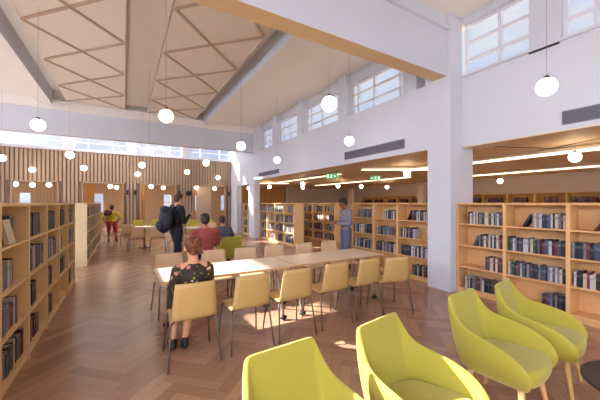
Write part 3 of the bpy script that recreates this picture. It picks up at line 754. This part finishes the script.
# small black wall lamps on the slats
for k, (px, lb) in enumerate(((106, 'black wall lamp on the slats right of the second opening, far left'), (135, 'black wall lamp on the slatted pier left of the third opening'), (161, 'black wall lamp in the third opening, left of the backpack man'),
    (187, 'black wall lamp on the slats directly right of the backpack man'), (208, 'black wall lamp above the man in dark red'), (228.5, 'black wall lamp at the right end of the slat wall'))):
    kx = (px-300)/296; z = 15.28/(CS-SN*kx); X = SN*z+CS*kx*z
    inside = any(a < X < c for a, c in OPEN)
    if inside: X = min([v for o_ in OPEN for v in o_], key=lambda v: abs(v-X)); X += (.12 if X in [o_[1] for o_ in OPEN] else -.12)
    t = thing('wall_lamp', lb, 'wall lamp', (X, 15.32, 1.93), 0, 'black wall lamps on the slat wall')
    b = B(); box(b, -.02, .02, -.05, 0, .08, .12); obj('bracket', b, M['dark'], t)
    b = B(); lathe(b, [(.05, 0), (.055, .01), (.055, .19), (.05, .20)], 18, c=(0, -.09, 0)); obj('shade', b, M['dark'], t)
#PEOPLE
# ------------------------------------------------------------------ people
def V(*a): return Vector(a)
SK = {'tan': mat('skin_tan', (196, 134, 98), .5), 'fair': mat('skin_fair', (222, 162, 122), .5), 'deep': mat('skin_deep', (140, 86, 58), .5)}
HR = {'auburn': mat('hair_auburn', (112, 60, 28), .4, noise=.85, nscale=38), 'black': mat('hair_black', (36, 26, 26), .5, noise=.2, nscale=30), 'brown': mat('hair_brown', (72, 44, 34), .5, noise=.2, nscale=30)}
CL = {'navy': mat('cloth_navy', (34, 36, 52), .8), 'black': mat('cloth_black', (26, 25, 32), .8), 'red': mat('cloth_dark_red', (168, 82, 76), .85, noise=.08, nscale=20),
      'grey': mat('cloth_grey_blue', (92, 94, 108), .8), 'suit': mat('cloth_suit_grey', (132, 124, 138), .75, noise=.06, nscale=20), 'jean': mat('cloth_slate_blue', (98, 102, 126), .8),
      'yellow': mat('cloth_yellow', (206, 178, 40), .8, noise=.15, nscale=14), 'redshort': mat('cloth_red', (176, 34, 42), .8), 'bag': mat('bag_fabric', (42, 46, 64), .7, noise=.1, nscale=20),
      'shirt': mat('cloth_white', (220, 216, 214), .8), 'shoe': mat('shoe_black', (24, 20, 22), .5), 'lip': mat('lips', (160, 80, 72), .5), 'eye': mat('eye_dark', (30, 22, 20), .2)}
def floral():
    m = bpy.data.materials.new('cloth_floral'); m.use_nodes = True; nt = m.node_tree; b = nt.nodes['Principled BSDF']; b.inputs['Roughness'].default_value = .8
    tc = nt.nodes.new('ShaderNodeTexCoord'); prev = None
    base = nt.nodes.new('ShaderNodeRGB'); base.outputs[0].default_value = (*lin((58, 47, 40)), 1); cur = base.outputs[0]
    for sc_, th, col in ((9, .024, (206, 140, 130)), (15, .014, (236, 214, 196)), (12, .018, (176, 156, 52)), (19, .012, (110, 120, 70))):
        mp = nt.nodes.new('ShaderNodeMapping'); mp.inputs['Location'].default_value = (sc_*.37, sc_*.11, 0); nt.links.new(tc.outputs['Object'], mp.inputs[0])
        nz = nt.nodes.new('ShaderNodeTexVoronoi'); nz.inputs['Scale'].default_value = sc_; nt.links.new(mp.outputs[0], nz.inputs['Vector'])
        lt = nt.nodes.new('ShaderNodeMath'); lt.operation = 'LESS_THAN'; lt.inputs[1].default_value = th*sc_*.9; nt.links.new(nz.outputs['Distance'], lt.inputs[0])
        mx = nt.nodes.new('ShaderNodeMix'); mx.data_type = 'RGBA'; nt.links.new(lt.outputs[0], mx.inputs[0]); nt.links.new(cur, mx.inputs[6]); mx.inputs[7].default_value = (*lin(col), 1); cur = mx.outputs[2]
    nt.links.new(cur, b.inputs['Base Color']); return m
CL['floral'] = floral()
def remesh(o, vox, sm=4):
    md = o.modifiers.new('r', 'REMESH'); md.mode = 'VOXEL'; md.voxel_size = vox; md.use_smooth_shade = True
    s_ = o.modifiers.new('s', 'SMOOTH'); s_.factor = .5; s_.iterations = sm
    return o
def hand(b, wrist, d, side, s=1, curl=.5, up=V(0, 0, 1)):
    """palm, four unequal bent fingers and a thumb leaving the palm's side"""
    d = d.normalized(); lat = d.cross(up).normalized(); nrm = lat.cross(d).normalized()
    rot = Matrix((lat, d, nrm)).transposed()
    ball(b, wrist+d*.045*s, .040*s, .050*s, .016*s, 12, 8, rot)
    for k, (off, L) in enumerate(((-.028, .062), (-.010, .072), (.009, .068), (.027, .054))):
        p = wrist+d*.08*s+lat*off*s; q = p+(d*math.cos(curl)-nrm*math.sin(curl))*L*.55*s; r = q+(d*math.cos(curl*2.1)-nrm*math.sin(curl*2.1))*L*.5*s
        tube(b, p-d*.02*s, .0095*s, q, .0088*s, 8, 2); tube(b, q, .0088*s, r, .0072*s, 8, 2)
    p = wrist+d*.025*s+lat*(-side)*.030*s; q = p+(d*.75-lat*side*.6-nrm*.25).normalized()*.038*s; r = q+(d*.95-lat*side*.1-nrm*.3).normalized()*.030*s
    tube(b, p, .012*s, q, .0105*s, 8, 2); tube(b, q, .0105*s, r, .008*s, 8, 2)
def person(label, J, skin, hair, top, legs, s=1, hairstyle='short', sleeve='long', legwear='long', shoes='shoe', face=V(0, 1, 0), off_shoulder=False, fem=False, curl=(.5, .5), handdir=(None, None), vox=.011, floor_=None):
    t = thing('person', label, 'person', (*J['pel'].xy, 0), 0)
    O = V(J['pel'].x, J['pel'].y, 0); J = {k: v-O for k, v in J.items()}
    fw = face.normalized(); rt = fw.cross(V(0, 0, 1)).normalized(); upv = rt.cross(fw).normalized(); HRt = Matrix((rt, fw, upv)).transposed()
    hd = J['head']; P = lambda x, y, z: hd+HRt @ V(x*s, y*s, z*s)
    sh = (J['shR']-J['shL']); ax = sh.normalized(); spine = (J['neck']-J['pel']).normalized(); fr = spine.cross(ax).normalized()*1; TR = Matrix((ax, spine.cross(ax).normalized(), spine)).transposed()
    W = sh.length/2
    def torso(b, g):
        ball(b, J['pel']+spine*.03*s, (.155*s if fem else .150*s)+g, .105*s+g, .12*s+g, 18, 12, TR)
        ball(b, J['pel'].lerp(J['neck'], .36), (.118*s if fem else .135*s)+g, .092*s+g, .15*s+g, 18, 12, TR)
        ball(b, J['pel'].lerp(J['neck'], .68), W*.82+g, .108*s+g, .15*s+g, 18, 12, TR)
    def arm(b, S, g, upto='long', r=(.052, .040, .033, .026)):
        k = 1 if upto == 'long' else 0
        tube(b, J['sh'+S], r[0]*s+g, J['el'+S], r[1]*s+g, 14, 3)
        if k: tube(b, J['el'+S], r[1]*s*.98+g, J['wr'+S], r[3]*s+g, 14, 3)
    def leg(b, S, g, to=1.0, cut=True):
        tube(b, J['hip'+S], .086*s+g, J['kn'+S], .058*s+g, 16, 3)
        e = J['kn'+S].lerp(J['an'+S], to)
        if to > .02: tube(b, J['kn'+S], .058*s+g, J['kn'+S].lerp(J['an'+S], .35*to), .056*s+g, 16, 3); tube(b, J['kn'+S].lerp(J['an'+S], .35*to), .056*s+g, e, (.056-.022*to)*s+g, 16, 3 if not cut else 1)
    # body: one continuous surface
    b = B(); torso(b, 0)
    tube(b, J['neck']-spine*.02*s, .056*s, hd-upv*.06*s, .048*s, 14, 3)
    for S in 'LR':
        tube(b, J['neck']-spine*.035*s, .048*s, J['sh'+S], .050*s, 14, 3)
        arm(b, S, 0)
        tube(b, J['el'+S].lerp(J['wr'+S], .25), .041*s, J['wr'+S], .026*s, 14, 3)
        leg(b, S, 0, cut=False)
        tube(b, J['an'+S]+V(0, 0, -.03*s), .034*s, J['to'+S]+V(0, 0, .0), .03*s, 12, 3)
        i = 0 if S == 'L' else 1
        hdv = handdir[i] or (J['wr'+S]-J['el'+S])
        hand(b, J['wr'+S], hdv, -1 if S == 'L' else 1, s, curl[i])
    ball(b, P(0, -.008, .025), .074*s, .094*s, .096*s, 22, 16, HRt)
    ball(b, P(0, .022, -.045), .056*s, .066*s, .068*s, 18, 12, HRt)
    ball(b, P(0, .062, -.088), .026*s, .024*s, .020*s, 12, 8, HRt)
    tube(b, P(0, .088, .02), .009*s, P(0, .104, -.022), .014*s, 10, 3)
    for sx in (-1, 1):
        ball(b, P(sx*.077, -.005, -.008), .010*s, .018*s, .032*s, 10, 8, HRt); ball(b, P(sx*.036, .062, -.018), .022*s, .02*s, .02*s, 10, 8, HRt)
        tube(b, P(sx*.014, .086, .030), .009*s, P(sx*.05, .072, .028), .008*s, 8, 2)
    remesh(obj('body', b, SK[skin], t), .0065 if s*1 < .9 or fem else .0075, 3)
    b = B()
    for sx in (-1, 1): ball(b, P(sx*.032, .080, .008), .012*s, .009*s, .008*s, 10, 8, HRt)
    obj('eyes', b, CL['eye'], t)
    b = B(); ball(b, P(0, .086, -.055), .022*s, .010*s, .007*s, 10, 8, HRt); obj('lips', b, CL['lip'], t)
    # hair
    b = B()
    if hairstyle == 'bun':
        ball(b, P(0, -.022, .036), .084*s, .098*s, .096*s, 22, 16, HRt); ball(b, P(0, -.078, .004), .080*s, .062*s, .090*s, 16, 12, HRt)
        rr = random.Random(3)
        for k in range(64):
            a = rr.uniform(0, 2*PI); q = rr.uniform(.0, .082); x, z = q*math.cos(a), q*1.15*math.sin(a)
            c = P(x, -.112-.026*math.cos(q*20)+rr.uniform(-.008, .008), .015+z); e = c+HRt @ V(rr.uniform(-.03, .03)*s, rr.uniform(-.012, .01)*s, rr.uniform(-.03, .03)*s)
            tube(b, c, .0135*s, e, .010*s, 8, 2)
    else:
        ball(b, P(0, -.020, .040), .083*s, .096*s, .094*s, 22, 16, HRt); ball(b, P(0, -.050, -.005), .074*s, .062*s, .075*s, 18, 12, HRt)
        for k in range(16):
            a = k/15*PI; tube(b, P(.062*math.cos(a), .058*math.sin(a)*.6+.03, .095), .018*s, P(.05*math.cos(a)+.008, .075*math.sin(a)*.8, .112), .013*s, 8, 2)
    o = obj('hair', b, HR[hair], t); remesh(o, .005 if hairstyle == 'bun' else .009, 0 if hairstyle == 'bun' else 2)
    # clothes
    if legs:
        b = B(); to = 1.0 if legwear == 'long' else .08
        ball(b, J['pel']+spine*.02*s, .158*s+.014, .11*s+.014, .10*s+.012, 18, 12, TR)
        for S in 'LR': leg(b, S, .014, .96 if legwear == 'long' else .05)
        remesh(obj('trousers' if legwear == 'long' else 'shorts', b, CL[legs], t), vox, 3)
    b = B()
    if off_shoulder:
        ball(b, J['pel']+spine*.03*s, .155*s+.012, .105*s+.012, .12*s+.012, 18, 12, TR)
        ball(b, J['pel'].lerp(J['neck'], .36), .118*s+.012, .092*s+.012, .15*s+.012, 18, 12, TR)
        c = J['pel'].lerp(J['neck'], .68); ball(b, c, W*.88+.012, .112*s+.012, .145*s, 20, 12, TR)
        for S in 'LR':
            a_, c_ = J['sh'+S].lerp(J['el'+S], .02), J['sh'+S].lerp(J['el'+S], 1.0)
            tube(b, a_, .052*s+.012, c_, .044*s+.012, 14, 1); tube(b, c, .07*s, a_-spine*.012, .05*s+.012, 14, 2)
            tube(b, J['hip'+S], .098*s, J['kn'+S]+V(0, .03, 0), .078*s, 16, 2); tube(b, J['kn'+S], .078*s, J['kn'+S].lerp(J['an'+S], .35), .080*s, 16, 1)
        tube(b, J['hipL'].lerp(J['hipR'], .5), .1*s, J['knL'].lerp(J['knR'], .5), .075*s, 16, 2)
        remesh(obj('dress', b, CL[top], t), .009, 3)
    else:
        torso(b, .018); ball(b, J['neck']-spine*.06*s, W*.62, .075*s, .062*s, 18, 12, TR)
        for S in 'LR':
            tube(b, J['neck']-spine*.05*s, .052*s+.008, J['sh'+S], .052*s+.008, 14, 3)
            arm(b, S, .010, sleeve)
        remesh(obj('shirt' if top not in ('suit', 'black') else 'jacket', b, CL[top], t), vox, 3)
    for S in 'LR':
        b = B(); a, c = J['an'+S], J['to'+S]; d = (c-a); d.z = 0; d.normalize()
        heel = V(a.x, a.y, .038*s+.0)-d*.02*s; z0 = min(a.z-.05*s, c.z)
        h2 = V(a.x, a.y, z0+.004)-d*.02*s
        tube(b, h2, .040*s, V(c.x, c.y, z0), .036*s, 14, 3); tube(b, h2, .038*s, a, .040*s, 12, 1)
        o = remesh(obj('shoe', b, CL[shoes], t), .008, 2)
    return t

# the woman at the table: seated, seen from behind, floral dress off the shoulders
J = dict(pel=V(.60, 3.10, .53), neck=V(.60, 3.11, .965), head=V(.60, 3.14, 1.095), shL=V(.455, 3.115, .895), shR=V(.745, 3.115, .895),
 elL=V(.425, 3.22, .68), elR=V(.79, 3.22, .68), wrL=V(.47, 3.46, .745), wrR=V(.74, 3.46, .745), hipL=V(.515, 3.16, .52), hipR=V(.685, 3.16, .52),
 knL=V(.48, 3.52, .515), knR=V(.66, 3.52, .515), anL=V(.44, 3.36, .11), anR=V(.56, 3.34, .11), toL=V(.43, 3.49, .045), toR=V(.555, 3.47, .045))
person('woman seen from behind in a dark floral dress seated at the long table', J, 'fair', 'auburn', 'floral', None, s=.94, hairstyle='bun', face=V(.05, 1, -.22), off_shoulder=True, fem=True, curl=(.2, .2), handdir=(V(.25, 1, 0), V(-.25, 1, 0)))
# man in dark red behind the long table
J = dict(pel=V(1.34, 5.84, .57), neck=V(1.34, 5.80, 1.07), head=V(1.34, 5.84, 1.215), shL=V(1.13, 5.80, .99), shR=V(1.55, 5.80, .99),
 elL=V(1.08, 5.97, .74), elR=V(1.62, 5.97, .74), wrL=V(1.18, 6.18, .66), wrR=V(1.50, 6.18, .66), hipL=V(1.25, 5.92, .56), hipR=V(1.43, 5.92, .56),
 knL=V(1.20, 6.33, .55), knR=V(1.48, 6.33, .55), anL=V(1.20, 6.30, .12), anR=V(1.48, 6.30, .12), toL=V(1.18, 6.46, .05), toR=V(1.49, 6.46, .05))
person('man with black hair in a dark red shirt seated with his back turned', J, 'tan', 'black', 'red', 'navy', s=1.06, face=V(.1, 1, -.1))
# boy in grey in the lime armchair
J = dict(pel=V(2.08, 6.74, .54), neck=V(1.99, 6.88, 1.01), head=V(1.98, 6.91, 1.14), shL=V(1.84, 6.88, .94), shR=V(2.15, 6.88, .94),
 elL=V(1.80, 7.02, .72), elR=V(2.27, 6.98, .74), wrL=V(1.92, 7.22, .60), wrR=V(2.38, 7.16, .60), hipL=V(2.02, 6.80, .52), hipR=V(2.18, 6.80, .52),
 knL=V(1.98, 7.15, .50), knR=V(2.2, 7.15, .50), anL=V(1.98, 7.15, .11), anR=V(2.2, 7.15, .11), toL=V(1.97, 7.28, .045), toR=V(2.21, 7.28, .045))
person('boy with dark hair in a grey t-shirt sitting in the distant lime armchair', J, 'tan', 'brown', 'grey', 'navy', s=.9, sleeve='short', face=V(.2, 1, 0))
# standing man with the backpack, facing right
X0, Y0 = 1.04, 7.22
f = V(.80, .35, 0).normalized(); l = V(-f.y, f.x, 0)
def q(a, c, z): return V(X0, Y0, 0)+f*a+l*c+V(0, 0, z)
J = dict(pel=q(-.02, 0, .95), neck=q(.0, 0, 1.47), head=q(.04, 0, 1.635), shL=q(-.01, .19, 1.41), shR=q(-.01, -.19, 1.41), elL=q(.05, .25, 1.13), elR=q(.02, -.25, 1.12),
 wrL=q(.27, .16, 1.16), wrR=q(.22, -.14, 1.27), hipL=q(-.02, .09, .92), hipR=q(-.02, -.09, .92), knL=q(.10, .09, .50), knR=q(-.06, -.10, .50), anL=q(.02, .09, .09), anR=q(-.20, -.10, .10), toL=q(.17, .10, .04), toR=q(-.05, -.11, .04))
person('standing man in dark clothes carrying a large dark backpack', J, 'fair', 'brown', 'black', 'navy', face=f+V(0, 0, -.15), curl=(1.0, 1.0), s=1.0)
t = thing('backpack', 'large dark blue backpack on the back of the standing man', 'backpack', tuple(q(-.27, 0, 1.0)), math.atan2(f.y, f.x))
b = B(); ball(b, (0, 0, .18), .14, .17, .25, 20, 14); ball(b, (-.05, 0, .05), .13, .16, .16, 18, 12); ball(b, (-.02, 0, .40), .10, .13, .09); remesh(obj('bag', b, CL['bag'], t), .012, 3)
b = B(); ball(b, (-.15, 0, .06), .05, .12, .11, 16, 12); remesh(obj('front_pocket', b, CL['bag'], t), .01, 2)
for sy in (-1, 1):
    b = B(); path(b, [(.10, sy*.09, .40), (.20, sy*.13, .50), (.33, sy*.15, .47), (.375, sy*.15, .32), (.33, sy*.16, .12), (.12, sy*.12, .02)], .014, 8); obj('strap', b, CL['black'], t)
# standing man in grey before the bookcases
X0, Y0 = 4.50, 5.45
f = V(-.97, .20, 0).normalized(); l = V(-f.y, f.x, 0)
J = dict(pel=q(0, 0, .90), neck=q(.01, 0, 1.40), head=q(.075, 0, 1.54), shL=q(0, .19, 1.34), shR=q(0, -.19, 1.34), elL=q(.02, .25, 1.07), elR=q(.02, -.25, 1.07),
 wrL=q(.25, .10, 1.08), wrR=q(.25, -.09, 1.08), hipL=q(0, .09, .87), hipR=q(0, -.09, .87), knL=q(.03, .10, .48), knR=q(.02, -.10, .48), anL=q(-.01, .11, .09), anR=q(-.02, -.11, .09), toL=q(.15, .13, .04), toR=q(.14, -.13, .04))
person('standing man in a grey jacket and slate trousers looking down at a book', J, 'deep', 'black', 'suit', 'jean', face=f+V(0, 0, -.55), curl=(.9, .9), s=.97)
b = B(); book_geo(b, .024, .20, .14, mi=(0, 1, 2)); o = obj('held_book', b, [BM['maroon'], M['page'], BM['bmaroon']])
o.matrix_world = Matrix.Translation(q(.345, 0, 1.045)) @ Matrix.Rotation(math.atan2(f.y, f.x), 4, 'Z') @ Matrix.Rotation(-1.0, 4, 'Y') @ Matrix.Translation((-.01, -.07, -.04))
tag(o, 'small dark red book held by the standing man in grey', 'book')
# child in yellow at the far left
X0, Y0 = -.42, 14.1
f = V(.1, 1, 0).normalized(); l = V(-f.y, f.x, 0)
J = dict(pel=q(0, 0, .78), neck=q(.02, 0, 1.22), head=q(.05, 0, 1.36), shL=q(0, .17, 1.15), shR=q(0, -.17, 1.15), elL=q(.0, .30, .95), elR=q(.0, -.30, .95),
 wrL=q(.14, .22, .86), wrR=q(.14, -.22, .86), hipL=q(0, .09, .75), hipR=q(0, -.09, .75), knL=q(.03, .11, .42), knR=q(-.02, -.13, .42), anL=q(-.02, .11, .09), anR=q(-.08, -.17, .09), toL=q(.10, .12, .04), toR=q(.04, -.18, .04))
person('child in a yellow top and red shorts walking away at far left', J, 'deep', 'black', 'yellow', 'redshort', legwear='short', s=.93, face=f, curl=(.6, .6))
t = thing('shoulder_bag', 'dark red and brown bag slung over the child in yellow', 'bag', tuple(q(-.12, .10, 1.10)), .2)
b = B(); ball(b, (0, -.02, .06), .15, .09, .10); ball(b, (-.07, -.02, .02), .09, .08, .09); remesh(obj('bag', b, mat('bag_wine', (84, 38, 38), .8), t), .012, 2)
b = B(); path(b, [(-.12, .03, .12), (-.08, .12, .16), (.05, .14, .15), (.12, .05, .1)], .012, 8); obj('strap', b, CL['black'], t)

# potted plant on the low wall in the distance
t = thing('potted_plant', 'small green potted plant beyond the slat wall, above the child in yellow', 'plant', (-.62, 16.6, 0))
b = B(); lathe(b, [(.13, 0), (.17, .02), (.20, .42), (.18, .42), (.17, .36)], 24); obj('pot', b, M['cream'], t)
b = B(); rr = random.Random(5)
for k in range(44):
    a = rr.uniform(0, 2*PI); L = rr.uniform(.3, .75); tl = rr.uniform(.1, .7); base = V(0, 0, .38)
    d = V(math.cos(a)*math.sin(tl), math.sin(a)*math.sin(tl), math.cos(tl)); sd = V(-math.sin(a), math.cos(a), 0)*.03
    p1 = base+d*L*.5; p2 = base+d*L+V(math.cos(a), math.sin(a), 0)*.08-V(0, 0, .05)
    vs = [b.verts.new(v) for v in (base, p1+sd, p2, p1-sd, p1+d.cross(sd)*.1)]
    b.faces.new((vs[0], vs[1], vs[4])); b.faces.new((vs[1], vs[2], vs[4])); b.faces.new((vs[2], vs[3], vs[4])); b.faces.new((vs[3], vs[0], vs[4])); b.faces.new((vs[0], vs[3], vs[2], vs[1]))
obj('foliage', b, mat('leaf_green', (58, 92, 58), .6), t)
# small things on the long tables
